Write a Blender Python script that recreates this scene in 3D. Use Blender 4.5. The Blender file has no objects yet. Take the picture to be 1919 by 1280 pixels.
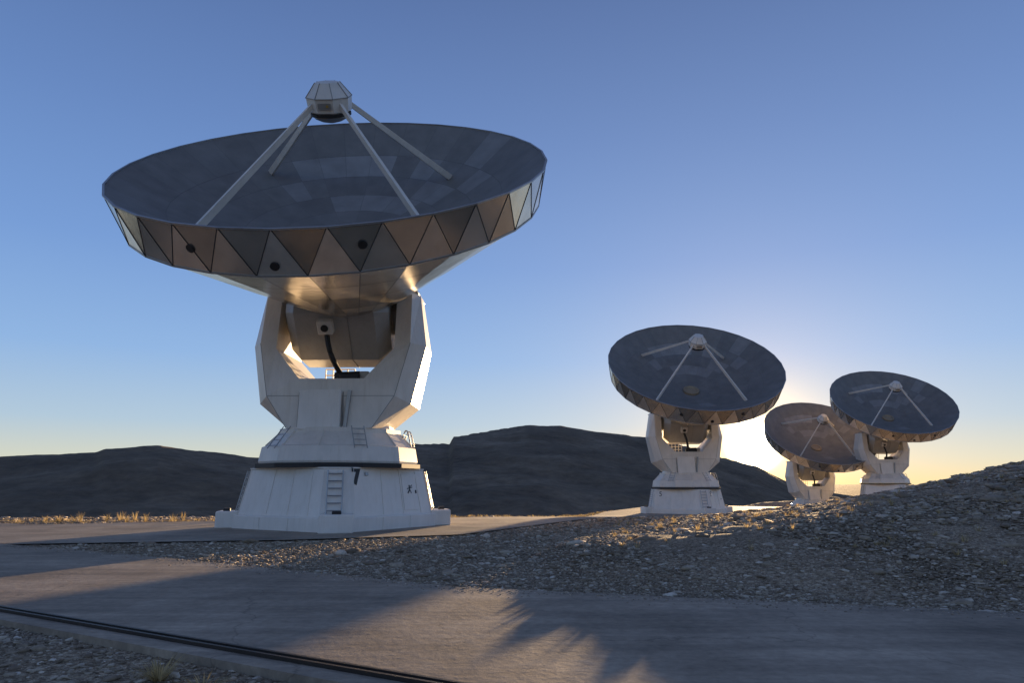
import bpy, bmesh, math, random
import numpy as np
from mathutils import Vector, Matrix, noise
random.seed(7); np.random.seed(7)
R=math.radians
scene=bpy.context.scene; COL=scene.collection
F=1300.0; TH=math.atan(0.2046); CAMH=1.59; K=1.06
ct,st=math.cos(TH),math.sin(TH)
def pdir(px,py):
    x=(px-959.5)/F; u=(640-py)/F
    return (x,ct-u*st,st+u*ct)
SUNPX=(1413,832)
sd=Vector(pdir(*SUNPX)).normalized()
SUN_EL=math.asin(sd.z); SUN_AZ=math.atan2(sd.x,sd.y)

# ================= materials
def newmat(name):
    m=bpy.data.materials.new(name); m.use_nodes=True
    nt=m.node_tree; b=nt.nodes['Principled BSDF']; return m,nt,b
def N(nt,t,**kw):
    n=nt.nodes.new(t)
    for k,v in kw.items(): setattr(n,k,v)
    return n
def ramp(nt,stops,interp='LINEAR'):
    n=nt.nodes.new('ShaderNodeValToRGB'); cr=n.color_ramp; cr.interpolation=interp
    while len(cr.elements)<len(stops): cr.elements.new(0.5)
    for e,(p,c) in zip(cr.elements,stops):
        e.position=p; e.color=(c[0],c[1],c[2],1) if not isinstance(c,(int,float)) else (c,c,c,1)
    return n
def mixc(nt,a,b,fac,mode='MIX'):
    n=nt.nodes.new('ShaderNodeMix'); n.data_type='RGBA'; n.blend_type=mode
    for s,v in ((0,fac),(6,a),(7,b)):
        if hasattr(v,'is_linked') or hasattr(v,'links'): nt.links.new(v,n.inputs[s])
        else: n.inputs[s].default_value=v if s==0 else (v[0],v[1],v[2],1)
    return n.outputs[2]
def noi(nt,vec,scale,det=4,rough=.55):
    n=nt.nodes.new('ShaderNodeTexNoise'); n.inputs['Scale'].default_value=scale; n.inputs['Detail'].default_value=det; n.inputs['Roughness'].default_value=rough
    if vec is not None: nt.links.new(vec,n.inputs['Vector'])
    return n
def mapping(nt,scale=(1,1,1),rot=(0,0,0)):
    tc=nt.nodes.new('ShaderNodeTexCoord'); mp=nt.nodes.new('ShaderNodeMapping')
    mp.inputs['Scale'].default_value=scale; mp.inputs['Rotation'].default_value=rot
    nt.links.new(tc.outputs['Object'],mp.inputs['Vector']); return mp.outputs[0]
def bump(nt,b,h,strength=.3,dist=.02):
    n=nt.nodes.new('ShaderNodeBump'); n.inputs['Strength'].default_value=strength; n.inputs['Distance'].default_value=dist
    nt.links.new(h,n.inputs['Height']); nt.links.new(n.outputs[0],b.inputs['Normal']); return n
def paint(name,col,rough=.45,dirt=.25,metal=0.,sc=.5):
    m,nt,b=newmat(name)
    v=mapping(nt,(1,1,.7)); n=noi(nt,v,sc*2,6,.65)
    r=ramp(nt,[(.3,tuple(c*(1-dirt) for c in col)),(.7,col)]); nt.links.new(n.outputs['Fac'],r.inputs[0])
    v2=mapping(nt,(5,5,.35)); n2=noi(nt,v2,1.6,6,.7); r2=ramp(nt,[(.5,(1.,1.,1.)),(.85,(1-dirt*.8,1-dirt*.95,1-dirt*1.2))]); nt.links.new(n2.outputs['Fac'],r2.inputs[0])
    c=mixc(nt,r.outputs[0],r2.outputs[0],1.,'MULTIPLY'); nt.links.new(c,b.inputs['Base Color'])
    b.inputs['Roughness'].default_value=rough; b.inputs['Metallic'].default_value=metal
    bump(nt,b,n.outputs['Fac'],.04,.02)
    return m
M={}
M['white']=paint('weathered_white_paint',(.80,.745,.67),.40,.18)
M['white2']=paint('white_base_paint',(.86,.81,.74),.5,.14)
M['seam']=paint('panel_joint_grey',(.30,.285,.265),.6,.2)  # plain grey for joint lines, panel edging and the name plate
M['grey']=paint('grey_cabin_paint',(.44,.42,.39),.34,.2)
M['dark']=paint('dark_rubber',(.02,.02,.022),.6,.2)
M['steel']=paint('galvanised_steel',(.45,.45,.45),.4,.3,.7)
M['rust']=paint('rusty_steel',(.05,.04,.035),.55,.4,.4)
M['bronze']=paint('hub_ring_paint',(.38,.28,.17),.4,.2,.3)
M['orange']=paint('orange_plate',(.5,.3,.05),.5,.1)
M['black']=paint('black_paint',(.012,.012,.012),.5,.1)

def panelmat(name,cols,metal,rough,seam,seamcol,rv=.15):
    m,nt,b=newmat(name)
    at=N(nt,'ShaderNodeAttribute',attribute_name='tone')
    r=ramp(nt,cols); nt.links.new(at.outputs['Fac'],r.inputs[0])
    uv=N(nt,'ShaderNodeUVMap'); sp=N(nt,'ShaderNodeSeparateXYZ'); nt.links.new(uv.outputs[0],sp.inputs[0])
    outs=[]
    for k in (0,1):
        a=N(nt,'ShaderNodeMath',operation='SUBTRACT'); a.inputs[1].default_value=.5; nt.links.new(sp.outputs[k],a.inputs[0])
        c=N(nt,'ShaderNodeMath',operation='ABSOLUTE'); nt.links.new(a.outputs[0],c.inputs[0]); outs.append(c)
    mx=N(nt,'ShaderNodeMath',operation='MAXIMUM'); nt.links.new(outs[0].outputs[0],mx.inputs[0]); nt.links.new(outs[1].outputs[0],mx.inputs[1])
    g=N(nt,'ShaderNodeMath',operation='GREATER_THAN'); g.inputs[1].default_value=.5-seam; nt.links.new(mx.outputs[0],g.inputs[0])
    v=mapping(nt); n=noi(nt,v,1.3,5); rn=ramp(nt,[(.3,.8),(.7,1.05)]); nt.links.new(n.outputs['Fac'],rn.inputs[0])
    c=mixc(nt,r.outputs[0],rn.outputs[0],1.,'MULTIPLY')
    c=mixc(nt,c,seamcol,g.outputs[0]); nt.links.new(c,b.inputs['Base Color'])
    b.inputs['Metallic'].default_value=metal
    ro=N(nt,'ShaderNodeMapRange'); ro.inputs['To Min'].default_value=rough-rv; ro.inputs['To Max'].default_value=rough+rv
    nt.links.new(at.outputs['Fac'],ro.inputs[0]); nt.links.new(ro.outputs[0],b.inputs['Roughness'])
    n3=noi(nt,v,2.,3); bump(nt,b,n3.outputs['Fac'],.12,.05)
    return m
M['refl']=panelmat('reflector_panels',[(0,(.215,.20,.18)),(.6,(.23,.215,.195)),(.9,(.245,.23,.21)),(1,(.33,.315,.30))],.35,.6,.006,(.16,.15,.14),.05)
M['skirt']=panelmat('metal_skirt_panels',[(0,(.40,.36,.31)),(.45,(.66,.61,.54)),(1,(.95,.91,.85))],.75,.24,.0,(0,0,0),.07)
M['cone']=panelmat('metal_backing_panels',[(0,(.52,.46,.39)),(1,(.88,.80,.68))],.88,.22,.012,(.05,.05,.05),.07)

def gravelmat(name,hill=False):
    m,nt,b=newmat(name); v=mapping(nt)
    if not hill:
        n=noi(nt,v,.35,5); 
        vo=N(nt,'ShaderNodeTexVoronoi'); vo.inputs['Scale'].default_value=24; nt.links.new(v,vo.inputs['Vector'])
        vo2=N(nt,'ShaderNodeTexVoronoi'); vo2.inputs['Scale'].default_value=60; nt.links.new(v,vo2.inputs['Vector'])
        r=ramp(nt,[(0,(.19,.145,.10)),(.5,(.34,.272,.195)),(1,(.53,.445,.34))]); sp=N(nt,'ShaderNodeSeparateColor'); nt.links.new(vo.outputs['Color'],sp.inputs[0]); nt.links.new(sp.outputs[0],r.inputs[0])
        r2=ramp(nt,[(0,(.6,.6,.6)),(1,(1.3,1.28,1.25))]); sp2=N(nt,'ShaderNodeSeparateColor'); nt.links.new(vo2.outputs['Color'],sp2.inputs[0]); nt.links.new(sp2.outputs[1],r2.inputs[0])
        c=mixc(nt,r.outputs[0],r2.outputs[0],1.,'MULTIPLY')
        r3=ramp(nt,[(.35,(.72,.70,.68)),(.65,(1.12,1.08,1.02))]); nt.links.new(n.outputs['Fac'],r3.inputs[0])
        c=mixc(nt,c,r3.outputs[0],1.,'MULTIPLY')
        nt.links.new(c,b.inputs['Base Color'])
        ad=N(nt,'ShaderNodeMath',operation='ADD'); nt.links.new(vo.outputs['Distance'],ad.inputs[0]); nt.links.new(vo2.outputs['Distance'],ad.inputs[1])
        iv=N(nt,'ShaderNodeMath',operation='MULTIPLY'); iv.inputs[1].default_value=-1; nt.links.new(ad.outputs[0],iv.inputs[0])
        bump(nt,b,iv.outputs[0],.9,.02)
    else:
        n=noi(nt,v,.03,8,.65); n2=noi(nt,v,.25,7,.72)
        r=ramp(nt,[(.35,(.11,.082,.056)),(.52,(.165,.125,.085)),(.68,(.24,.185,.13))]); nt.links.new(n.outputs['Fac'],r.inputs[0])
        r2=ramp(nt,[(.36,(.72,.72,.72)),(.64,(1.18,1.16,1.12))]); nt.links.new(n2.outputs['Fac'],r2.inputs[0])
        c=mixc(nt,r.outputs[0],r2.outputs[0],1.,'MULTIPLY'); nt.links.new(c,b.inputs['Base Color'])
        bump(nt,b,n2.outputs['Fac'],.45,1.6)
    b.inputs['Roughness'].default_value=.9; b.inputs['Specular IOR Level'].default_value=.15
    return m
M['ground']=gravelmat('gravel_ground'); M['hill']=gravelmat('rocky_hillside',True)
def concretemat(name,base,rough,scratch,rot=0):
    m,nt,b=newmat(name); v=mapping(nt)
    n=noi(nt,v,.45,6,.6); n2=noi(nt,v,9,6,.7)
    vs=mapping(nt,(.12,2.2,1),(0,0,rot)); n3=noi(nt,vs,1.2,5,.7)
    lo=tuple(c*.6 for c in base); hi=tuple(min(1,c*1.28) for c in base)
    r=ramp(nt,[(.3,lo),(.7,hi)]); nt.links.new(n.outputs['Fac'],r.inputs[0])
    r2=ramp(nt,[(.3,.78),(.7,1.17)]); nt.links.new(n2.outputs['Fac'],r2.inputs[0])
    r3=ramp(nt,[(.35,1-scratch),(.65,1.1)]); nt.links.new(n3.outputs['Fac'],r3.inputs[0])
    c=mixc(nt,r.outputs[0],r2.outputs[0],1.,'MULTIPLY'); c=mixc(nt,c,r3.outputs[0],1.,'MULTIPLY')
    nw=noi(nt,v,1.5,4,.6); mv=N(nt,'ShaderNodeVectorMath',operation='MULTIPLY_ADD'); nt.links.new(nw.outputs['Color'],mv.inputs[0]); mv.inputs[1].default_value=(.8,.8,0); nt.links.new(v,mv.inputs[2])
    vc=N(nt,'ShaderNodeTexVoronoi'); vc.feature='DISTANCE_TO_EDGE'; vc.inputs['Scale'].default_value=.22; nt.links.new(mv.outputs[0],vc.inputs['Vector'])
    rc=ramp(nt,[(0,.5),(.004,1.)]); nt.links.new(vc.outputs['Distance'],rc.inputs[0]); c=mixc(nt,c,rc.outputs[0],.6,'MULTIPLY')
    nt.links.new(c,b.inputs['Base Color'])
    rr=ramp(nt,[(.3,rough-.12),(.7,min(1,rough+.1))]); nt.links.new(n3.outputs['Fac'],rr.inputs[0]); nt.links.new(rr.outputs[0],b.inputs['Roughness'])
    b.inputs['Specular IOR Level'].default_value=.22
    bump(nt,b,n2.outputs['Fac'],.5,.015)
    return m
M['slab']=concretemat('worn_concrete',(.36,.295,.225),.88,.28,R(30))
M['road']=concretemat('service_road_concrete',(.33,.28,.22),.85,.15,R(-60))
def stonemat():
    m,nt,b=newmat('pale_stones')
    at=N(nt,'ShaderNodeAttribute',attribute_name='tone')
    r=ramp(nt,[(0,(.18,.135,.095)),(.5,(.33,.265,.19)),(.85,(.47,.395,.305)),(1,(.66,.58,.48))]); nt.links.new(at.outputs['Fac'],r.inputs[0])
    n=noi(nt,mapping(nt),14,4); r2=ramp(nt,[(.3,.75),(.7,1.15)]); nt.links.new(n.outputs['Fac'],r2.inputs[0])
    c=mixc(nt,r.outputs[0],r2.outputs[0],1.,'MULTIPLY'); nt.links.new(c,b.inputs['Base Color']); b.inputs['Roughness'].default_value=.8
    b.inputs['Specular IOR Level'].default_value=.3
    return m
M['stone']=stonemat()
def grassmat():
    m,nt,b=newmat('dry_straw_grass')
    at=N(nt,'ShaderNodeAttribute',attribute_name='tone')
    r=ramp(nt,[(0,(.24,.18,.08)),(1,(.65,.5,.25))]); nt.links.new(at.outputs['Fac'],r.inputs[0])
    tr=N(nt,'ShaderNodeBsdfTranslucent'); mx=N(nt,'ShaderNodeMixShader'); mx.inputs[0].default_value=.45
    nt.links.new(r.outputs[0],b.inputs['Base Color']); nt.links.new(r.outputs[0],tr.inputs[0])
    nt.links.new(b.outputs[0],mx.inputs[1]); nt.links.new(tr.outputs[0],mx.inputs[2]); nt.links.new(mx.outputs[0],nt.nodes['Material Output'].inputs[0])
    b.inputs['Roughness'].default_value=.7
    return m
M['grass']=grassmat()

# ================= mesh builder
def props(o,label=None,cat=None,group=None,kind=None):
    if label: o['label']=label
    if cat: o['category']=cat
    if group: o['group']=group
    if kind: o['kind']=kind
    return o
class MB:
    def __init__(s): s.v=[];s.f=[];s.m=[];s.uv=[];s.t=[]
    def face(s,pts,mat=0,uv=None,tone=.5):
        i=len(s.v); s.v+= [tuple(p) for p in pts]; s.f.append(list(range(i,i+len(pts)))); s.m.append(mat); s.uv.append(uv); s.t.append(tone)
    def loft(s,rings,mat=0,cap0=True,cap1=True,closed=True,tone=None,uvs=False):
        i0=len(s.v); n=len(rings[0])
        for r in rings: s.v+=[tuple(p) for p in r]
        for k in range(len(rings)-1):
            for j in range(n if closed else n-1):
                a=i0+k*n+j; b=i0+k*n+(j+1)%n
                s.f.append([a,b,b+n,a+n]); s.m.append(mat[k] if isinstance(mat,(list,tuple)) else mat)
                s.uv.append([(0,0),(1,0),(1,1),(0,1)] if uvs else None); s.t.append(tone() if tone else .5)
        m0=mat[0] if isinstance(mat,(list,tuple)) else mat; m1=mat[-1] if isinstance(mat,(list,tuple)) else mat
        if cap0: s.f.append([i0+j for j in range(n)][::-1]); s.m.append(m0); s.uv.append(None); s.t.append(.5)
        if cap1: s.f.append([i0+(len(rings)-1)*n+j for j in range(n)]); s.m.append(m1); s.uv.append(None); s.t.append(.5)
    def box(s,c,h,X=(1,0,0),Y=(0,1,0),Z=(0,0,1),mat=0,bev=0.):
        c=Vector(c);X=Vector(X);Y=Vector(Y);Z=Vector(Z)
        b=min(bev,h[0]*.9,h[1]*.9)
        if b>0:
            pr=[(h[0]-b,-h[1]),(h[0],-h[1]+b),(h[0],h[1]-b),(h[0]-b,h[1]),(-h[0]+b,h[1]),(-h[0],h[1]-b),(-h[0],-h[1]+b),(-h[0]+b,-h[1])]
            def rg(z,k): return [c+X*x*k+Y*y*k+Z*z for x,y in pr]
            kk=1-b/max(h[0],h[1])
            s.loft([rg(-h[2],kk),rg(-h[2]+b,1),rg(h[2]-b,1),rg(h[2],kk)],mat)
        else:
            def rg(z): return [c+X*x+Y*y+Z*z for x,y in ((-h[0],-h[1]),(h[0],-h[1]),(h[0],h[1]),(-h[0],h[1]))]
            s.loft([rg(-h[2]),rg(h[2])],mat)
    def beam(s,p0,p1,w,d,up=(0,0,1),mat=0,w1=None,d1=None):
        p0=Vector(p0);p1=Vector(p1);a=(p1-p0).normalized(); x=a.cross(Vector(up)); 
        if x.length<1e-4: x=a.cross(Vector((0,1,0)))
        x.normalize(); y=x.cross(a)
        w1=w1 or w; d1=d1 or d
        s.loft([[p+x*sx*ww/2+y*sy*dd/2 for sx,sy in ((-1,-1),(1,-1),(1,1),(-1,1))] for p,ww,dd in ((p0,w,d),(p1,w1,d1))],mat)
    def tube(s,pts,r,n=8,mat=0):
        pts=[Vector(p) for p in pts]; rings=[]
        for i,p in enumerate(pts):
            a=(pts[min(i+1,len(pts)-1)]-pts[max(i-1,0)]).normalized()
            ref=Vector((0,0,1)) if abs(a.z)<.9 else Vector((1,0,0))
            x=a.cross(ref).normalized(); y=x.cross(a)
            rings.append([p+x*r*math.cos(2*math.pi*k/n)+y*r*math.sin(2*math.pi*k/n) for k in range(n)])
        s.loft(rings,mat)
    def build(s,name,mats,parent=None,smooth=False,kind=None):
        me=bpy.data.meshes.new(name); me.from_pydata(s.v,[],s.f)
        if not isinstance(mats,(list,tuple)): mats=[mats]
        for m in mats: me.materials.append(m)
        me.polygons.foreach_set('material_index',s.m)
        if any(u for u in s.uv):
            uvl=me.uv_layers.new(name='UVMap'); k=0
            for f,u in zip(s.f,s.uv):
                for j in range(len(f)):
                    uvl.data[k].uv=u[j] if u else (.5,.5); k+=1
        a=me.attributes.new('tone','FLOAT','FACE'); a.data.foreach_set('value',s.t)
        if smooth: me.polygons.foreach_set('use_smooth',[True]*len(s.f))
        me.update()
        o=bpy.data.objects.new(name,me); COL.objects.link(o)
        if parent: o.parent=parent
        if kind: o['kind']=kind
        return o

# ================= antenna
ZE=8.14; AA=6.15; EL=R(50.7); DX=.40
dn=Vector((0,-math.cos(EL),math.sin(EL))); du=Vector((1,0,0)); dv=Vector((0,math.sin(EL),math.cos(EL))); E0=Vector((DX,0,ZE))
def D(u,v,w): return E0+du*u+dv*v+dn*w
def DR(r,a,h): return D(r*math.cos(a),r*math.sin(a),AA+h)
def para(r): return -2.885+r*r/19.5
NS=32; BH=1.45; RBOT=7.25
def rimang(j): return 2*math.pi*j/NS
def er(a): return Vector((math.cos(a),math.sin(a),0))
def et(a): return Vector((-math.sin(a),math.cos(a),0))
RB=R(-75.7)
def csq(Rd,c,z):
    o=[]
    for k in range(4):
        a=RB+k*math.pi/2
        for s in (-1,1): 
            p=er(a)*(Rd-c/2)+et(a)*s*c/2; o.append(Vector((p.x,p.y,z)))
    return o
def ladder(name,p0,p1,side,w,n,parent,mat=None,r=.022,out=None):
    mb=MB(); p0=Vector(p0);p1=Vector(p1);side=Vector(side).normalized()
    for s in (-1,1):
        mb.tube([p0+side*s*w/2,p1+side*s*w/2],r,6)
    for i in range(n):
        p=p0.lerp(p1,(i+.5)/n); mb.tube([p-side*w/2,p+side*w/2],r*.8,6)
    if out is not None:
        o=Vector(out)
        for t in (.05,.95):
            for s in (-1,1):
                p=p0.lerp(p1,t)+side*s*w/2; mb.tube([p,p-o],r*.8,6)
    return mb.build(name,mat or M['steel'],parent)
def text_mesh(txt,size,name,mat,parent,Mx,bold=.0):
    cu=bpy.data.curves.new(name,'FONT'); cu.body=txt; cu.size=size; cu.align_x='CENTER'; cu.align_y='CENTER'; cu.extrude=.006; cu.offset=bold
    to=bpy.data.objects.new(name+'_c',cu); COL.objects.link(to)
    dg=bpy.context.evaluated_depsgraph_get(); me=bpy.data.meshes.new_from_object(to.evaluated_get(dg))
    bpy.data.objects.remove(to); me.materials.clear(); me.materials.append(mat); me.transform(Mx); me.name=name
    o=bpy.data.objects.new(name,me); COL.objects.link(o); o.parent=parent; return o
ZP=.48; ZB=2.13
def basering(z):
    t=(z-ZP)/(ZB-ZP); return csq(4.02+(3.58-4.02)*t,1.1+(.95-1.1)*t,z)
def face_pt(k,s,t,off=0.):
    b=basering(ZP);u=basering(ZB)
    A0=b[2*k+1];A1=b[(2*k+2)%8];B0=u[2*k+1];B1=u[(2*k+2)%8]
    lo=A0.lerp(A1,s);hi=B0.lerp(B1,s); p=lo.lerp(hi,t)
    x=(A1-A0).normalized(); y=(B0.lerp(B1,.5)-A0.lerp(A1,.5)).normalized(); n=x.cross(y).normalized()
    return p+n*off,x,y,n
def make_antenna(number=None):
    root=bpy.data.objects.new('radio_telescope',None); COL.objects.link(root); root.empty_display_size=1
    mb=MB(); mb.loft([csq(4.2,1.1,0),csq(4.2,1.1,ZP-.04),csq(4.15,1.1,ZP)],0)
    for k in range(4):
        b=csq(4.215,1.11,0); u=csq(4.215,1.11,ZP-.05)
        for s in (.33,.66):
            mb.beam(b[2*k+1].lerp(b[(2*k+2)%8],s),u[2*k+1].lerp(u[(2*k+2)%8],s),.03,.03,er(RB+k*math.pi/2+math.pi/4))
    pl=mb.build('foundation_plinth',M['white2'],root)
    for k in range(4):
        a=RB+k*math.pi/2
        m2=MB(); m2.box(er(a)*3.85+Vector((0,0,.3)),(.38,.56,.3),er(a),et(a),(0,0,1),0,.04)
        m2.box(er(a)*3.93+Vector((0,0,.63)),(.11,.15,.07),er(a),et(a),(0,0,1),1,.02)
        m2.build('support_foot',[M['white2'],M['dark']],pl)
    mb=MB(); mb.loft([basering(ZP+.003),basering(ZB-.05),csq(3.66,1.0,ZB-.045),csq(3.66,1.0,ZB)],0)
    for k in range(4):
        for s in (.36,.62,.86):
            p0,x,y,n=face_pt(k,s,.02,.0);p1,_,_,_=face_pt(k,s,.96,.0); mb.beam(p0,p1,.03,.04,n,0)
        p0,x,y,n=face_pt(k,.01,.97,.004);p1,_,_,_=face_pt(k,.99,.97,.004); mb.beam(p0,p1,.02,.012,n,1)
        b=basering(ZP+.02);u=basering(ZB-.06)
        for j in (2*k,2*k+1): mb.beam(b[j]*1.001,u[j]*1.001,.035,.035,er(RB+k*math.pi/2),0)
    bh=mb.build('base_housing',[M['white2'],M['seam']],root)
    p,x,y,n=face_pt(0,.74,.48,.012); w,h=.40,.66
    m2=MB(); m2.box(p,(w,h,.012),x,y,n,0,.006); m2.build('access_door',M['white2'],bh)
    m3=MB(); m3.box(p+x*(w*.8)+n*.025,(.02,.06,.02),x,y,n); m3.build('door_handle',M['dark'],bh)
    p,x,y,n=face_pt(0,.16,.86,.03); m2=MB(); m2.box(p,(.07,.06,.03),x,y,n,0,.01); m2.build('wall_socket',M['steel'],bh)
    if number:
        p,x,y,n=face_pt(0,.035,.80,.012)
        Mx=Matrix.Translation(p)@Matrix(((x.x,y.x,n.x,0),(x.y,y.y,n.y,0),(x.z,y.z,n.z,0),(0,0,0,1)))
        text_mesh(number,.74,'painted_number',M['black'],bh,Mx,.04)
        p,x,y,n=face_pt(0,.74,.54,.034); m2=MB()
        def s2(a,b,w=.03): m2.beam(p+x*a[0]*.75+y*a[1]*.75,p+x*b[0]*.75+y*b[1]*.75,w,.006,n)
        s2((-.02,.2),(.0,-.02),.05);s2((-.2,.02),(.2,.09));s2((0,-.02),(-.17,-.2),.05);s2((0,-.02),(.1,-.2));s2((.06,.12),(.2,.2))
        m2.build('painted_mark',M['black'],bh)
    a=RB; b0=basering(ZP+.1);b1=basering(ZB-.1)
    lo=(b0[0]+b0[1])/2+er(a)*.12-et(a)*.1; hi=(b1[0]+b1[1])/2+er(a)*.12-et(a)*.1
    ladder('base_ladder',lo,hi,et(a),.5,6,root,M['steel'],.026,er(a)*.12)
    for k in (1,3):
        a=RB+k*math.pi/2
        lo=(b0[2*k]+b0[2*k+1])/2+er(a)*.15; hi=(b1[2*k]+b1[2*k+1])/2+er(a)*.15
        ladder('side_ladder',lo,hi,et(a),.5,9,root,M['steel'],.022,er(a)*.15)
    mb=MB(); n=12; ph=RB+math.pi/12; cs=.95
    def cr(r,z): return [Vector((cs*r*math.cos(ph+2*math.pi*j/n),cs*r*math.sin(ph+2*math.pi*j/n),z)) for j in range(n)]
    m2=MB(); m2.loft([cr(3.25,ZB),cr(3.25,ZB+.15)],0); m2.build('dark_gap_ring',M['dark'],root)  # dark disk standing in for shade in the gap under the collar
    mb.loft([cr(3.12,2.29),cr(3.15,2.36),cr(3.05,2.88),cr(2.9,2.93),cr(2.42,3.40),cr(2.42,3.56)],0)
    for j in range(n):
        a=ph+2*math.pi*j/n
        mb.beam(er(a)*3.11*cs+Vector((0,0,2.4)),er(a)*3.02*cs+Vector((0,0,2.86)),.05,.04,(0,0,1))
        mb.beam(er(a)*2.92*cs+Vector((0,0,2.93)),er(a)*2.42*cs+Vector((0,0,3.42)),.05,.04,(0,0,1))
    cl=mb.build('azimuth_collar',[M['white'],M['seam']],root)
    for ang in (R(-128),R(-62)):
        s=er(ang+math.pi/2); lo=er(ang)*3.0+Vector((0,0,2.8)); hi=er(ang)*2.4+Vector((0,0,3.6)) 
        ladder('collar_ladder',lo,hi,s,.45,4,cl,M['steel'],.018)
    for q in range(2):
        mb=MB(); a0=R(-8+q*14); pts=[er(a0)*(2.8-.35*t)+Vector((0,0,2.95+math.sin(t*math.pi)*.45+.3*t)) for t in [i/8 for i in range(9)]]
        mb.tube(pts,.028,6); mb.build('hand_rail',M['steel'],cl)
    # yoke : angular open fork
    out_=[(-1.68,3.55),(-2.84,4.5),(-3.32,6.75),(-3.0,8.86)]
    inn=[(-2.22,8.86),(-2.22,6.55),(-1.2,5.36)]
    P=out_+inn+[(-x,z) for x,z in inn[::-1]]+[(-x,z) for x,z in out_[::-1]]
    def dep(z): return 1.8 if z<5.6 else (1.5 if z<7.5 else 1.15)
    mb=MB()
    def inset(p,d):
        x,z=p; s=-1 if x<0 else 1
        if any(abs(abs(q[0])-abs(x))<1e-6 and abs(q[1]-z)<1e-6 for q in out_):
            if z<4: return (x-s*.12,z)
            if z>8: return (x-s*.22,z)
            return (x-s*d, z+(.22 if z<5 else 0))
        return (x,z)
    rings=[]
    for y_s,ins in ((-1,True),(-1,False),(1,False),(1,True)):
        rg=[]
        for p in P:
            d=dep(p[1]); q=inset(p,.5) if ins else p
            rg.append(Vector((q[0],y_s*(d if ins else d-.75),q[1])))
        rings.append(rg)
    mb.loft(rings[::-1],0,False,False)
    def cap(rg,flip):
        for q in [(0,1,12,13),(1,2,5,6),(1,6,7,12),(2,3,4,5),(7,8,11,12),(8,9,10,11)]:
            pts=[rg[i] for i in q]; mb.face(pts[::-1] if flip else pts,0)
    cap(rings[0],False); cap(rings[3],True)
    yk=mb.build('yoke',M['white'],root)
    bm=bmesh.new(); bm.from_mesh(yk.data); bmesh.ops.remove_doubles(bm,verts=bm.verts,dist=1e-4); bmesh.ops.recalc_face_normals(bm,faces=bm.faces); bm.to_mesh(yk.data); bm.free()
    fr=rings[0]
    mb=MB()
    for a,b in ((0,1),(1,2),(12,13),(11,12),(1,12)):
        mb.beam(fr[a],fr[b],.018,.012,(0,1,0),0)
    mb.build('weld_seam',M['seam'],yk)
    Xp=Vector((1,0,.02)).normalized(); Zp=Vector((-.02,.10,1)).normalized(); Yp=Zp.cross(Xp)
    mb=MB(); cpt=Vector((-.32,-1.88,4.2)); mb.box(cpt,(.76,.15,.72),Xp,Yp,Zp,0,.03); mb.build('cover_panel',M['white2'],yk)
    mb=MB()
    for a,b in (((-.8,-.75),(.8,-.75)),((.8,-.75),(.8,.76)),((.8,.76),(-.8,.76)),((-.8,.76),(-.8,-.75))): mb.beam(cpt+Xp*a[0]+Zp*a[1]+Vector((0,.04,0)),cpt+Xp*b[0]+Zp*b[1]+Vector((0,.04,0)),.04,.05,(0,1,0))
    mb.build('panel_gasket',M['seam'],yk)
    mb=MB(); mb.box((.66,-1.84,4.25),(.06,.06,.66),(1,0,-.1),(0,1,0),(.1,0,1),0); mb.build('cable_duct',M['steel'],yk)
    for s in (-1,1):
        mb=MB(); mb.box((s*2.6,0,8.9),(.36,1.05,.035),mat=0,bev=.02); mb.build('arm_cap',M['steel'],yk)
        mb=MB(); rg=[]
        for x in (s*1.7,s*2.3): rg.append([Vector((x,.75*math.cos(2*math.pi*j/20),ZE+.75*math.sin(2*math.pi*j/20))) for j in range(20)])
        mb.loft(rg if s>0 else rg[::-1],0); mb.build('elevation_bearing',M['grey'],yk)
    mb=MB()
    def nr(r,z): return [Vector((r*math.cos(2*math.pi*(j+.5)/12),r*.95*math.sin(2*math.pi*(j+.5)/12),z)) for j in range(12)]
    mb.loft([nr(2.1,3.4),nr(2.0,3.72)],0); mb.build('neck_ring',M['white'],root)
    mb=MB()
    x0,x1=-1.1,.1
    for z in (5.7,5.95,6.2): mb.tube([(x0,1.3,z),(x1,1.3,z)],.028,6)
    for i in range(5):
        x=x0+(x1-x0)*i/4; mb.tube([(x,1.3,5.35),(x,1.3,6.2)],.026,6)
    mb.build('platform_railing',M['white'],yk)
    mb=MB(); mb.box((.5,-.9,5.5),(.38,.3,.15),mat=0,bev=.04); mb.box((.1,-.95,5.52),(.18,.22,.17),mat=0,bev=.03); mb.tube([(-.05,-1,5.65),(.85,-1,5.68)],.08,8,0); mb.build('drive_motor',M['dark'],yk)
    mb=MB(); mb.box((1.02,-.8,5.55),(.18,.25,.2),mat=0,bev=.03); mb.build('control_box',M['grey'],yk)
    # receiver cabin : boxy chamfered housing between the arms
    def oc(u,h,c): return [D(u-DX,a,b) for a,b in ((h-c,-h),(h,-h+c),(h,h-c),(h-c,h),(-h+c,h),(-h,h-c),(-h,-h+c),(-h+c,-h))]
    HC=1.78
    mb=MB(); mb.loft([oc(-1.95,1.3,.5),oc(-1.5,HC,.78),oc(1.5,HC,.78),oc(1.95,1.3,.5)],0)
    for u in (.5,):
        q_=oc(u,HC+.01,.78)
        for j in range(8): mb.beam(q_[j],q_[(j+1)%8],.02,.02,(1,0,0),1)
    cb=mb.build('receiver_cabin',[M['grey'],M['seam']],root)
    mb=MB(); mb.box(D(-.1-DX,-.3,-HC-.02),(.6,.45,.03),du,dv,dn,0,.02); mb.build('floor_hatch',M['steel'],cb)
    mb=MB(); pf=D(-.72,-HC-.1,.5); mb.box(pf,(.28,.28,.18),du,dn,-dv,0,.03); 
    mb.build('equipment_box',M['white'],cb)
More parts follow.
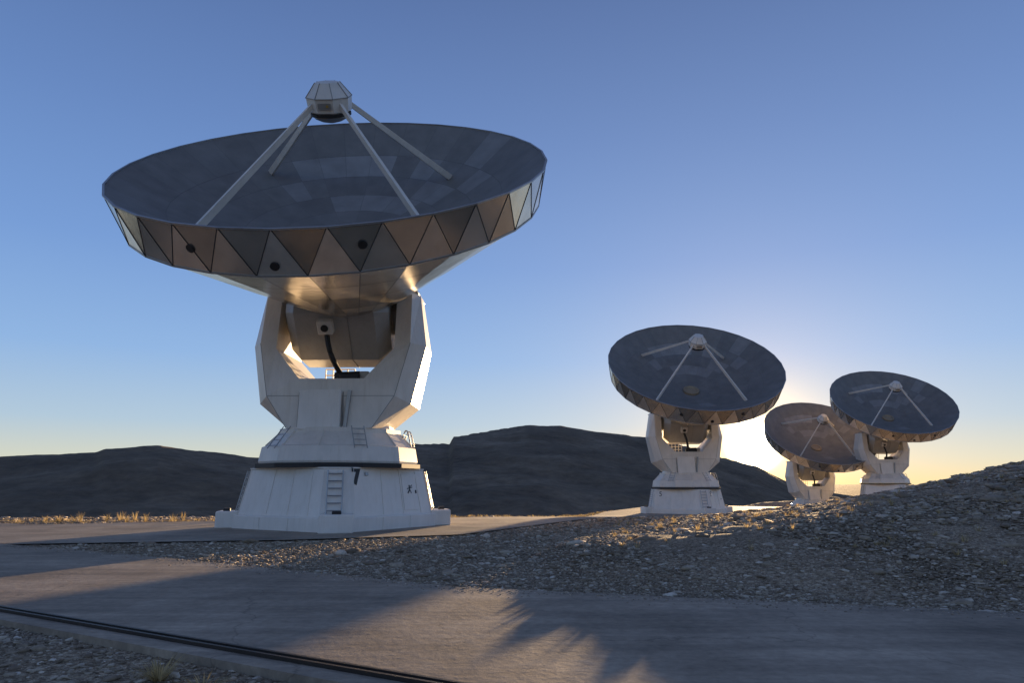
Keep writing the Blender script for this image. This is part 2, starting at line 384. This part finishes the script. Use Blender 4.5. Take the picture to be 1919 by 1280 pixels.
    mb=MB(); rg=[[pf-dv*(.18+q)+du*.14*math.cos(2*math.pi*j/16)+dn*.14*math.sin(2*math.pi*j/16) for j in range(16)] for q in (0,.04)]
    mb.loft(rg,0); mb.build('round_port',M['dark'],cb)
    p0=pf-dn*.3; pts=[]; pe=Vector((.12,-1.05,5.68))
    for i in range(13):
        t=i/12; p=p0.lerp(pe,t); p=p+Vector((0,-.35*math.sin(t*math.pi),-.1*math.sin(t*math.pi))); pts.append(p)
    mb=MB(); mb.tube(pts,.1,8); mb.build('cable_loop',M['dark'],cb)
    # backing
    def hr(r,w,n=16): return [D(r*math.cos(2*math.pi*j/n),r*math.sin(2*math.pi*j/n),w) for j in range(n)]
    mb=MB(); mb.loft([hr(1.4,.4),hr(1.85,AA-5.28)],0,True,True); mb.build('hub_drum',M['grey'],root)
    prof=[(1.9,-5.25),(2.5,-4.85),(3.2,-4.35),(4.5,-3.42),(5.85,-2.44),(RBOT,-BH+.02)]
    rings=[[DR(r,math.pi*2*(j+.5)/NS,h) for j in range(NS)] for r,h in prof]
    rnd=random.Random(3)
    mb=MB(); mb.loft(rings,0,False,False,tone=lambda:rnd.random(),uvs=True)
    mb.build('backing_cone',M['cone'],root)
    mb=MB(); top=[DR(7.5,rimang(j),0) for j in range(NS)]; bot=[DR(RBOT,rimang(j+.5),-BH) for j in range(NS)]
    rnd=random.Random(5)
    for j in range(NS):
        jn=(j+1)%NS
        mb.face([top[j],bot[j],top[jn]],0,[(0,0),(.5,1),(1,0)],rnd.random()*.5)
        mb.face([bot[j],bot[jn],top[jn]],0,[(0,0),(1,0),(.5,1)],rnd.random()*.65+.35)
    for j in range(NS):
        jn=(j+1)%NS
        for a,b in ((top[j],bot[j]),(bot[j],top[jn])): mb.beam(a,b,.03,.02,dn,1)
        mb.beam(bot[j],bot[jn],.05,.05,dn,2)
        mb.beam(top[j],top[jn],.07,.05,dn,2)
    sk=mb.build('rim_skirt',[M['skirt'],M['dark'],M['steel']],root)
    for deg,h in ((-110,-.72),(-91,-1.12),(-72,-.6)):
        a=R(deg); r=7.5-(7.5-RBOT)*(-h/BH)
        c=DR(r-.03,a,h); on=(DR(r+1,a,h-.2)-DR(r,a,h)).normalized(); x=on.cross(dn).normalized(); y=on.cross(x)
        mb=MB(); mb.loft([[c+on*q+x*.13*math.cos(2*math.pi*j/16)+y*.13*math.sin(2*math.pi*j/16) for j in range(16)] for q in (-.05,.06)],0)
        mb.build('round_vent',M['dark'],sk)
    # reflector
    mb=MB(); rnd=random.Random(11)
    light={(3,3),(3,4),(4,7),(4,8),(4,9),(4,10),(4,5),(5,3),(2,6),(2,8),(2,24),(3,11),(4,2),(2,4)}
    rad=[.55,1.5,2.5,3.6,4.75,5.9,7.49]
    for k in range(len(rad)-1):
        m=[1,2,2,1,1,1][k]
        for j in range(0,NS,m):
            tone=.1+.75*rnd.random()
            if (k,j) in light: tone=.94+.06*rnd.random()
            aa=[rimang(j+i) for i in range(m+1)]
            for q in range(m):
                a0,a1=aa[q],aa[q+1]; u0,u1=q/m,(q+1)/m
                mb.face([DR(rad[k],a0,para(rad[k])),DR(rad[k+1],a0,para(rad[k+1])-.002),DR(rad[k+1],a1,para(rad[k+1])-.002),DR(rad[k],a1,para(rad[k]))],0,[(u0,0),(u0,1),(u1,1),(u1,0)],tone)
    rf=mb.build('reflector_dish',M['refl'],root)
    def cir(r,h,n=24): return [DR(r,2*math.pi*j/n,h) for j in range(n)]
    mb=MB(); mb.loft([cir(.72,-2.86),cir(.7,-2.7),cir(.5,-2.66),cir(.42,-2.75)],0,False,True); mb.build('hub_ring',M['bronze'],rf)
    for k in range(4):
        a=R(45+90*k); rl=5.5 if k in (1,2) else 5.15; p1=DR(.62,a,2.05); p0=DR(rl,a,para(rl))
        mb=MB(); mb.beam(p0,p1,.12,.25,dn,0,.09,.16); mb.build('support_leg',M['white'],root)
    H0=2.15; n=8
    def hg(r,h): return [DR(r,2*math.pi*(j+.5)/n,H0+h) for j in range(n)]
    mb=MB(); mb.loft([hg(.66,-.42),hg(.74,-.36),hg(.78,.1),hg(.73,.16),hg(.42,.56),hg(.34,.58)],0)
    ra,rb_=hg(.79,.1),hg(.42,.57)
    for j in range(n): mb.beam(ra[j],rb_[j],.02,.02,dn,1); mb.beam(ra[j],ra[(j+1)%n],.025,.02,dn,1)
    hs=mb.build('secondary_housing',[M['white'],M['seam']],root)
    mb=MB(); mb.loft([cir(.69,H0-.52),cir(.69,H0-.421)],0); mb.build('dark_band',M['dark'],hs)
    mb=MB(); mb.loft([cir(.1,H0-.78),cir(.35,H0-.72),cir(.55,H0-.62),cir(.64,H0-.522)],0); mb.build('secondary_mirror',M['steel'],hs,True)
    c=DR(.72,R(-90),H0-.12); on=(-dv); x=du; y=dn
    mb=MB(); mb.box(c+on*.03,(.22,.09,.01),x,y,on,0); mb.build('name_plate',M['seam'],hs)
    mb=MB(); mb.box(c+on*.05+x*.1,(.04,.04,.006),x,y,on,0); mb.build('plate_emblem',M['orange'],hs)
    return root
A7=make_antenna('7'); A7.location=(-6.60,27.0,0); A7.rotation_euler=(0,0,R(-1))
props(A7,'large white radio telescope marked 7, nearest of the four, on the concrete pad','radio telescope','radio telescopes on the plateau')
def copy_tree(o,parent=None,skip=()):
    c=o.copy(); COL.objects.link(c); c.parent=parent
    for ch in list(o.children):
        if ch.name.split('.')[0] in skip: continue
        copy_tree(ch,c,skip)
    return c
spec=[((15.6,63.6,-1.05),-.65,'white radio telescope marked 5, directly left of the low sun','5'),
      ((43.0,102,-4.2),-1,'radio telescope half lost in the sun glare, behind and between two others',None),
      ((49.5,94.0,-.7),-5,'rightmost white radio telescope, standing behind the gravel mound',None)]
for loc,rz,lab,num in spec:
    c=copy_tree(A7,None,('painted_number','painted_mark'))
    c.location=loc; c.rotation_euler=(0,0,R(rz)); props(c,lab,'radio telescope','radio telescopes on the plateau')
    if num:
        bh=[q for q in c.children if q.name.startswith('base_housing')][0]
        for k,s in ((0,.09),(3,.12)):
            p,x,y,n=face_pt(k,s,.74,.012)
            Mx=Matrix.Translation(p)@Matrix(((x.x,y.x,n.x,0),(x.y,y.y,n.y,0),(x.z,y.z,n.z,0),(0,0,0,1)))
            text_mesh(num,.6,'painted_number',M['black'],bh,Mx,.0)

# ================= terrain
def sm(a,b,x):
    t=np.clip((x-a)/(b-a),0,1); return t*t*(3-2*t)
SKY=[(-400,862),(-200,858),(0,855),(100,851),(180,849),(197,842),(300,835),(400,848),(485,858),(560,862),(640,848),(750,833),(843,832),(850,818),(900,810),(985,797),(1050,798),(1100,806),(1180,817),(1230,822),(1300,840),(1355,858),(1420,875),(1470,900),(1500,915),(1600,930),(2200,930)]
sa=[];se=[]
for px,py in SKY:
    d=pdir(px,py); sa.append(math.atan2(d[0],d[1])); se.append(d[2]/math.hypot(d[0],d[1]))
sa=np.array(sa);se=np.array(se)
EA=np.arctan(np.array([-3,-.75,-.4,-.1,0,.18,.25,.35,.5,1,3])); EV=np.array([60,38,33,37,44,75,100,125,140,140,200])*1.0
RA=np.arctan(np.array([-2,-.75,-.35,-.2,0,.2,.35,1])); RV=np.array([260,240,240,330,420,420,500,600])
def Hbase(x,y):
    zb=-1.0*sm(30,60,y)
    s=((x/K+2)*.884-(y/K-21)*.468)
    e=y/K-(10.3-.3*x/K)
    m=2.35*np.clip(s/16,0,1.02)**2.0*sm(0,12,e)*(1-sm(31,52,y/K))
    m=m+(.25*sm(.2,2.4,x)+.05*sm(2.6,5.5,x))*(1-sm(6.5,12,x))*np.exp(-((y-14.8)/3.2)**2)*sm(.3,3.2,e)  # low berm added so its shadow edge falls across the track
    dx=x-43;dy=y-102; zb=zb-2.6*np.exp(-(dx*dx+dy*dy)/(2*9**2))
    return zb+m,m
def Hfull(x,y):
    r=np.hypot(x,y); az=np.arctan2(x,y)
    z,m=Hbase(x,y)
    e=np.interp(az,EA,EV); beh=np.abs(az)>R(75); e=np.where(beh,120,e)
    d=np.maximum(r-e,0); z=z-13*(1-np.exp(-(d/28)**1.5))
    rr=np.interp(az,RA,RV); sl=np.interp(az,sa,se,left=.03,right=-.02)
    sl=np.where(np.abs(az)>R(70),.02,sl)
    zr=CAMH+sl*rr; zv=-14.; r0=np.maximum(e+45,85)
    s=np.clip((r-r0)/(rr-r0),0,1); hz=(zr-zv)*s**1.15
    back=np.clip((r-rr)/350,0,1); hz=np.where(r>rr,(zr-zv)*(1-back)**2,hz)
    return z+hz,m,s,d,r
pi=math.pi
azs=np.concatenate([np.linspace(-pi,R(-46),50,endpoint=False),np.linspace(R(-46),R(46),560,endpoint=False),np.linspace(R(46),pi,50)])
rs=[1.0]
while rs[-1]<5: rs.append(rs[-1]*1.06)
while rs[-1]<45: rs.append(rs[-1]*1.012)
while rs[-1]<700: rs.append(rs[-1]*1.016)
while rs[-1]<9000: rs.append(rs[-1]*1.15)
rs=np.array(rs)
RR,AZ=np.meshgrid(rs,azs); X=RR*np.sin(AZ);Y=RR*np.cos(AZ)
Z,m,s,d,r=Hfull(X,Y)
fl=X.ravel();fy=Y.ravel();fz=Z.ravel().copy();fm=m.ravel();fs=s.ravel();fd=d.ravel();fr=r.ravel()
for i in range(len(fz)):
    if fr[i]>1200: continue
    if fd[i]>1:
        k=min(1,fd[i]/40)
        p=Vector((fl[i]*.018,fy[i]*.018,.3))
        h=noise.fractal(p,.9,2.1,6); h2=noise.fractal(Vector((fl[i]*.09,fy[i]*.09,2.3)),.8,2.1,4)
        rg_=1-abs(noise.noise(Vector((fl[i]*.03,fy[i]*.03,7.7))))*2
        sc=fs[i]; A=(5.0*(1-sc)**.6+.15)*k
        fz[i]+=h*A*(.35+sc) + h2*.4*k + rg_*1.8*k*(1-sc)
    elif fm[i]>.02:
        h=noise.fractal(Vector((fl[i]*.35,fy[i]*.35,1.3)),.8,2.1,4); h2=noise.noise(Vector((fl[i]*2.3,fy[i]*2.3,5)))
        k=min(1,fm[i]/.6); fz[i]+=k*(h*.085+h2*.04)
    fz[i]-=.03
na,nr=X.shape
verts=np.stack([fl,fy,fz],1)
idx=np.arange(na*nr).reshape(na,nr)
q=np.stack([idx[:-1,:-1],idx[1:,:-1],idx[1:,1:],idx[:-1,1:]],-1).reshape(-1,4)[:,::-1]
hillmask=(fd[q].min(1)>2.0)
def sheet(name,quads,mat,kind,center=False):
    used,inv=np.unique(quads,return_inverse=True); inv=inv.reshape(quads.shape)
    v=[tuple(p) for p in verts[used]]; f=[tuple(int(a) for a in qq) for qq in inv]
    if center:
        c=len(v); v.append((0,0,-.03))
        first={int(u):i for i,u in enumerate(used)}
        for a in range(na-1):
            i0=first[int(idx[a,0])];i1=first[int(idx[a+1,0])]; f.append((c,i0,i1)[::-1])
    me=bpy.data.meshes.new(name); me.from_pydata(v,[],f); me.materials.append(mat)
    me.polygons.foreach_set('use_smooth',[True]*len(f)); me.update()
    o=bpy.data.objects.new(name,me); COL.objects.link(o); o['kind']=kind; return o
sheet('ground',q[~hillmask],M['ground'],'structure',True)
sheet('hills',q[hillmask],M['hill'],'structure')

def zat(x,y): return float(Hbase(np.array([x]),np.array([y]))[0][0])
far=[(-32,29.6),(-12.7,17.85),(-8.2,15.3),(-.76,10.5),(5.9,8.47),(14,6.3),(30,2.5)]
near=[(-32,23.6),(-12.5,12.5),(-6.28,9.0),(-.53,5.74),(5,2.6),(12,-1.4),(24,-8)]
far=[(x*K,y*K) for x,y in far]; near=[(x*K-.17,y*K-.3) for x,y in near]
slab_poly=np.array(near+far[::-1])
mb=MB()
for i in range(6):
    a,b,c,d_=near[i],near[i+1],far[i+1],far[i]
    z=.035
    mb.face([(a[0],a[1],z),(b[0],b[1],z),(c[0],c[1],z),(d_[0],d_[1],z)])
    mb.face([(d_[0],d_[1],z),(c[0],c[1],z),(c[0],c[1],-.1),(d_[0],d_[1],-.1)])
    mb.face([(b[0],b[1],z),(a[0],a[1],z),(a[0],a[1],-.1),(b[0],b[1],-.1)])
mb.build('concrete_track',M['slab'],kind='structure')
rn=[(-34,29.3),(-12.5,17.95),(-6,19.3),(-1.5,21.3),(6.8,38),(13.2,54),(22,66),(40,78)]
rf_=[(-34,36),(-17.6,26.2),(-9.5,30.5),(-2.5,33.5),(3.8,45),(8.0,62),(18,84),(36,98)]
rn=[(x*K,y*K) for x,y in rn]; rf_=[(x*K,y*K) for x,y in rf_]
road_poly=np.array(rn+rf_[::-1])
mb=MB()
def lerp(a,b,t): return (a[0]+(b[0]-a[0])*t,a[1]+(b[1]-a[1])*t)
SEG=10
for i in range(len(rn)-1):
    for k in range(SEG):
        t0,t1=k/SEG,(k+1)/SEG
        for c in range(8):
            c0,c1=c/8,(c+1)/8
            P4=[]
            for (t,cc) in ((t0,c0),(t1,c0),(t1,c1),(t0,c1)):
                n_=lerp(rn[i],rn[i+1],t); f_=lerp(rf_[i],rf_[i+1],t); p=lerp(n_,f_,cc); P4.append((p[0],p[1],zat(*p)+.012))
            mb.face(P4)
mb.build('service_road',M['road'],kind='structure')
mb=MB();mb2=MB()
for i in range(6):
    a=Vector((*near[i],0));b=Vector((*near[i+1],0)); t=(b-a).normalized(); n_=Vector((-t.y,t.x,0))
    for off in (.10,.2): mb.beam(a+n_*off+Vector((0,0,.045)),b+n_*off+Vector((0,0,.045)),.035,.05,(0,0,1))
    mb.beam(a+n_*.15+Vector((0,0,.032)),b+n_*.15+Vector((0,0,.032)),.07,.02,(0,0,1))
    mb2.beam(a-n_*.1+Vector((0,0,0)),b-n_*.1+Vector((0,0,0)),.19,.09,(0,0,1))
props(mb.build('steel_rail',M['rust']),'dark double steel rail running along the near edge of the concrete track','rail')
mb2.build('kerb',M['slab'],kind='structure')

# ================= stones
def inpoly(px,py,poly):
    n=len(poly); ins=np.zeros(len(px),bool); j=n-1
    for i in range(n):
        xi,yi=poly[i];xj,yj=poly[j]
        c=((yi>py)!=(yj>py))&(px<(xj-xi)*(py-yi)/(yj-yi+1e-12)+xi); ins^=c; j=i
    return ins
t=(1+5**.5)/2
ico=np.array([(-1,t,0),(1,t,0),(-1,-t,0),(1,-t,0),(0,-1,t),(0,1,t),(0,-1,-t),(0,1,-t),(t,0,-1),(t,0,1),(-t,0,-1),(-t,0,1)],float); ico/=np.linalg.norm(ico[0])
icf=np.array([(0,11,5),(0,5,1),(0,1,7),(0,7,10),(0,10,11),(1,5,9),(5,11,4),(11,10,2),(10,7,6),(7,1,8),(3,9,4),(3,4,2),(3,2,6),(3,6,8),(3,8,9),(4,9,5),(2,4,11),(6,2,10),(8,6,7),(9,8,1)])
def stones(name,px,py,size,zo=0.):
    n=len(px); rng=np.random.RandomState(5)
    z=Hbase(px,py)[0]-.03+zo
    base=ico[None]*(1+.6*(rng.rand(n,12,1)-.5))
    sc=np.stack([1+.7*rng.rand(n),.6+.5*rng.rand(n),.2+.32*rng.rand(n)],1)*size[:,None]
    v=base*sc[:,None,:]
    tl=(rng.rand(n)-.5)*.9; c,s_=np.cos(tl)[:,None],np.sin(tl)[:,None]
    y=v[:,:,1]*c-v[:,:,2]*s_; zz=v[:,:,1]*s_+v[:,:,2]*c; xx=v[:,:,0]
    a=rng.rand(n)*6.283; c,s_=np.cos(a)[:,None],np.sin(a)[:,None]
    X_=xx*c-y*s_; Y_=xx*s_+y*c
    V=np.stack([X_+px[:,None],Y_+py[:,None],zz+z[:,None]+size[:,None]*.15],-1).reshape(-1,3)
    Fc=(icf[None]+12*np.arange(n)[:,None,None]).reshape(-1,3)
    me=bpy.data.meshes.new(name); me.vertices.add(len(V)); me.vertices.foreach_set('co',V.ravel())
    me.loops.add(len(Fc)*3); me.loops.foreach_set('vertex_index',Fc.ravel().astype(np.int32))
    me.polygons.add(len(Fc)); me.polygons.foreach_set('loop_start',np.arange(0,len(Fc)*3,3,dtype=np.int32))
    me.update(calc_edges=True); me.validate()
    at=me.attributes.new('tone','FLOAT','FACE'); at.data.foreach_set('value',np.repeat(rng.rand(n)**1.3,20).astype(np.float32))
    me.materials.append(M['stone'])
    o=bpy.data.objects.new(name,me); COL.objects.link(o); o['kind']='stuff'; return o
rng=np.random.RandomState(2)
def sample(n,az0,az1,r0,r1,p=1.0):
    a=R(az0)+rng.rand(n)*(R(az1)-R(az0)); rr=r0*(r1/r0)**(rng.rand(n)**p); return rr*np.sin(a),rr*np.cos(a)
px,py=sample(220000,-40,43,9,44)
okk=~inpoly(px,py,slab_poly)&~inpoly(px,py,road_poly)&(np.hypot(px+6.5,py-27)>4.9)
px,py=px[okk],py[okk]; r_=np.hypot(px,py)
mm=Hbase(px,py)[1]
size=np.exp(rng.randn(len(px))*.5)*(.0065+.00065*r_)*(1+.4*np.clip(mm,0,1.5))
big=rng.rand(len(px))<.008; size[big]*=2.6
vb=rng.rand(len(px))<.0004; size[vb]*=4.5
size=np.minimum(size,.22)
props(stones('gravel',px,py,size),'pale loose gravel and broken rock over the mound and verge','gravel')
px,py=sample(26000,-50,20,3.5,12)
cy=np.interp(px,[p[0] for p in near],[p[1] for p in near]); okk=(py<cy-.22)
px,py=px[okk],py[okk]
size=np.exp(rng.randn(len(px))*.5)*.015; size=np.minimum(size,.07)
props(stones('gravel_bed',px,py,size),'loose stones beside the steel rail at the lower left','gravel')
nn=2600; px=-13+rng.rand(nn)*26; ed=np.interp(px,[p[0] for p in far],[p[1] for p in far]); py=ed-np.abs(rng.randn(nn))*.28
size=np.exp(rng.randn(nn)*.4)*.009
me_z=-Hbase(px,py)[0]+.065
props(stones('stray_pebbles',px,py,size,me_z),'small pebbles strayed onto the far edge of the concrete track','pebbles')

# ================= dry grass
def tuft(mb,x,y,z,h,n,spread,rg):
    for i in range(n):
        a=rg.random()*6.283; r0=rg.random()*spread*.3; b=Vector((x+r0*math.cos(a),y+r0*math.sin(a),z))
        hh=h*(.5+.6*rg.random()); le=spread*(.3+rg.random()*.9)
        tip=b+Vector((math.cos(a)*le,math.sin(a)*le,hh)); mid=b.lerp(tip,.5)+Vector((0,0,hh*.12))
        sd_=Vector((-math.sin(a),math.cos(a),0))*(.003+.003*rg.random())*max(1,y/18)
        tn=rg.random()
        mb.face([b-sd_,b+sd_,mid+sd_*.8,mid-sd_*.8],0,None,tn); mb.face([mid-sd_*.8,mid+sd_*.8,tip],0,None,tn)
rg=random.Random(4); mb=MB()
def zt(x,y): 
    return float(Hfull(np.array([float(x)]),np.array([float(y)]))[0][0])-.03
for i in range(620):
    x=-27+rg.random()*16.5; y=28.6+(x+27)*.07+rg.random()*5; tuft(mb,x,y,zt(x,y),.05+.14*rg.random()**3,12,.14,rg)
for i in range(420):
    t=rg.random(); x=-1+t*12; y=36.5+t*33+rg.random()*4.5-1.5*(1-t); 
    if inpoly(np.array([x]),np.array([y]),road_poly)[0]: x-=2.2
    tuft(mb,x,y,zt(x,y),.06+.14*rg.random()**2,12,.2,rg)
for i in range(26):
    x=-20+rg.random()*12; y=30+rg.random()*2; tuft(mb,x,y,zt(x,y),.25+.3*rg.random(),26,.2,rg)
props(mb.build('dry_grass',M['grass'],kind='stuff'),'short straw coloured grass along the plateau edge','grass')
mb=MB()
for i in range(200):
    az=R(8+rg.random()*30); r0=14+rg.random()*20; x=r0*math.sin(az);y=r0*math.cos(az)
    if inpoly(np.array([x]),np.array([y]),road_poly)[0] or inpoly(np.array([x]),np.array([y]),slab_poly)[0]: continue
    tuft(mb,x,y,zt(x,y),.06+.12*rg.random(),20,.12,rg)
props(mb.build('mound_grass',M['grass'],kind='stuff'),'sparse dry tufts scattered over the gravel mound','grass')
for i,(x,y,h,lab) in enumerate([(-2.95,6.25,.17,'dry grass tuft among the stones in front of the steel rail'),(-2.45,5.95,.1,'smaller dry grass tuft at the bottom edge, right of the larger tuft')]):
    mb=MB(); tuft(mb,0,0,-.03,h,110,.26,rg); o=mb.build('grass_tuft',M['grass']); o.location=(x,y,0); props(o,lab,'grass tuft')

# ================= sky
w=bpy.data.worlds.new('World'); scene.world=w; w.use_nodes=True; nt=w.node_tree; nt.nodes.clear()
out=nt.nodes.new('ShaderNodeOutputWorld'); bg=nt.nodes.new('ShaderNodeBackground'); nt.links.new(bg.outputs[0],out.inputs[0])
tc=nt.nodes.new('ShaderNodeTexCoord'); nm=N(nt,'ShaderNodeVectorMath',operation='NORMALIZE'); nt.links.new(tc.outputs['Generated'],nm.inputs[0])
sp=N(nt,'ShaderNodeSeparateXYZ'); nt.links.new(nm.outputs[0],sp.inputs[0])
grad=ramp(nt,[(0,(.80,.68,.38)),(.03,(.64,.66,.55)),(.08,(.43,.57,.70)),(.17,(.27,.45,.75)),(.3,(.18,.33,.66)),(.46,(.13,.24,.52)),(.62,(.09,.165,.38)),(1,(.10,.125,.24))])
nt.links.new(sp.outputs[2],grad.inputs[0])
dt=N(nt,'ShaderNodeVectorMath',operation='DOT_PRODUCT'); nt.links.new(nm.outputs[0],dt.inputs[0]); dt.inputs[1].default_value=tuple(sd)
ac=N(nt,'ShaderNodeMath',operation='ARCCOSINE'); mn=N(nt,'ShaderNodeMath',operation='MINIMUM'); mn.inputs[1].default_value=1.; nt.links.new(dt.outputs['Value'],mn.inputs[0]); nt.links.new(mn.outputs[0],ac.inputs[0])
def glow(width,power,col,strength):
    a=N(nt,'ShaderNodeMath',operation='DIVIDE'); a.inputs[1].default_value=R(width); nt.links.new(ac.outputs[0],a.inputs[0])
    p=N(nt,'ShaderNodeMath',operation='POWER'); p.inputs[1].default_value=power; nt.links.new(a.outputs[0],p.inputs[0])
    m_=N(nt,'ShaderNodeMath',operation='MULTIPLY'); m_.inputs[1].default_value=-1; nt.links.new(p.outputs[0],m_.inputs[0])
    e=N(nt,'ShaderNodeMath',operation='EXPONENT'); nt.links.new(m_.outputs[0],e.inputs[0])
    s_=N(nt,'ShaderNodeVectorMath',operation='SCALE'); s_.inputs[0].default_value=tuple(c*strength for c in col); nt.links.new(e.outputs[0],s_.inputs['Scale']); return s_.outputs[0]
def add(a,b):
    n=N(nt,'ShaderNodeVectorMath',operation='ADD'); nt.links.new(a,n.inputs[0]); nt.links.new(b,n.inputs[1]); return n.outputs[0]
sky=nt.nodes.new('ShaderNodeTexSky'); sky.sky_type='NISHITA'; sky.sun_disc=False; sky.sun_elevation=SUN_EL; sky.sun_rotation=SUN_AZ
sk_=N(nt,'ShaderNodeVectorMath',operation='SCALE'); nt.links.new(sky.outputs[0],sk_.inputs[0]); sk_.inputs['Scale'].default_value=.006
c=add(grad.outputs[0],sk_.outputs[0])
c=add(c,glow(1.7,5,(1,.93,.70),16))
c=add(c,glow(2.2,1.3,(1,.66,.14),3.2))
c=add(c,glow(5.5,1.1,(1,.52,.04),.55))
c=add(c,glow(22,1.3,(.95,.85,.66),.11))
nt.links.new(c,bg.inputs[0]); bg.inputs[1].default_value=1.0
# sun
l=bpy.data.lights.new('sun','SUN'); l.energy=13; l.angle=R(.53); l.color=(1,.68,.36)
sd2=Matrix.Rotation(R(-.8),3,'Z')@sd
lo=bpy.data.objects.new('sun',l); COL.objects.link(lo); lo.rotation_euler=sd2.to_track_quat('Z','Y').to_euler(); lo.location=(0,0,40)
# camera
cam=bpy.data.cameras.new('camera'); co=bpy.data.objects.new('camera',cam); COL.objects.link(co); scene.camera=co
co.location=(0,0,CAMH); co.rotation_euler=(R(90)+TH,0,0); cam.sensor_width=36; cam.lens=36*F/1919; cam.clip_end=20000; cam.clip_start=.05
scene.view_settings.view_transform='Standard'; scene.view_settings.look='None'; scene.view_settings.exposure=0
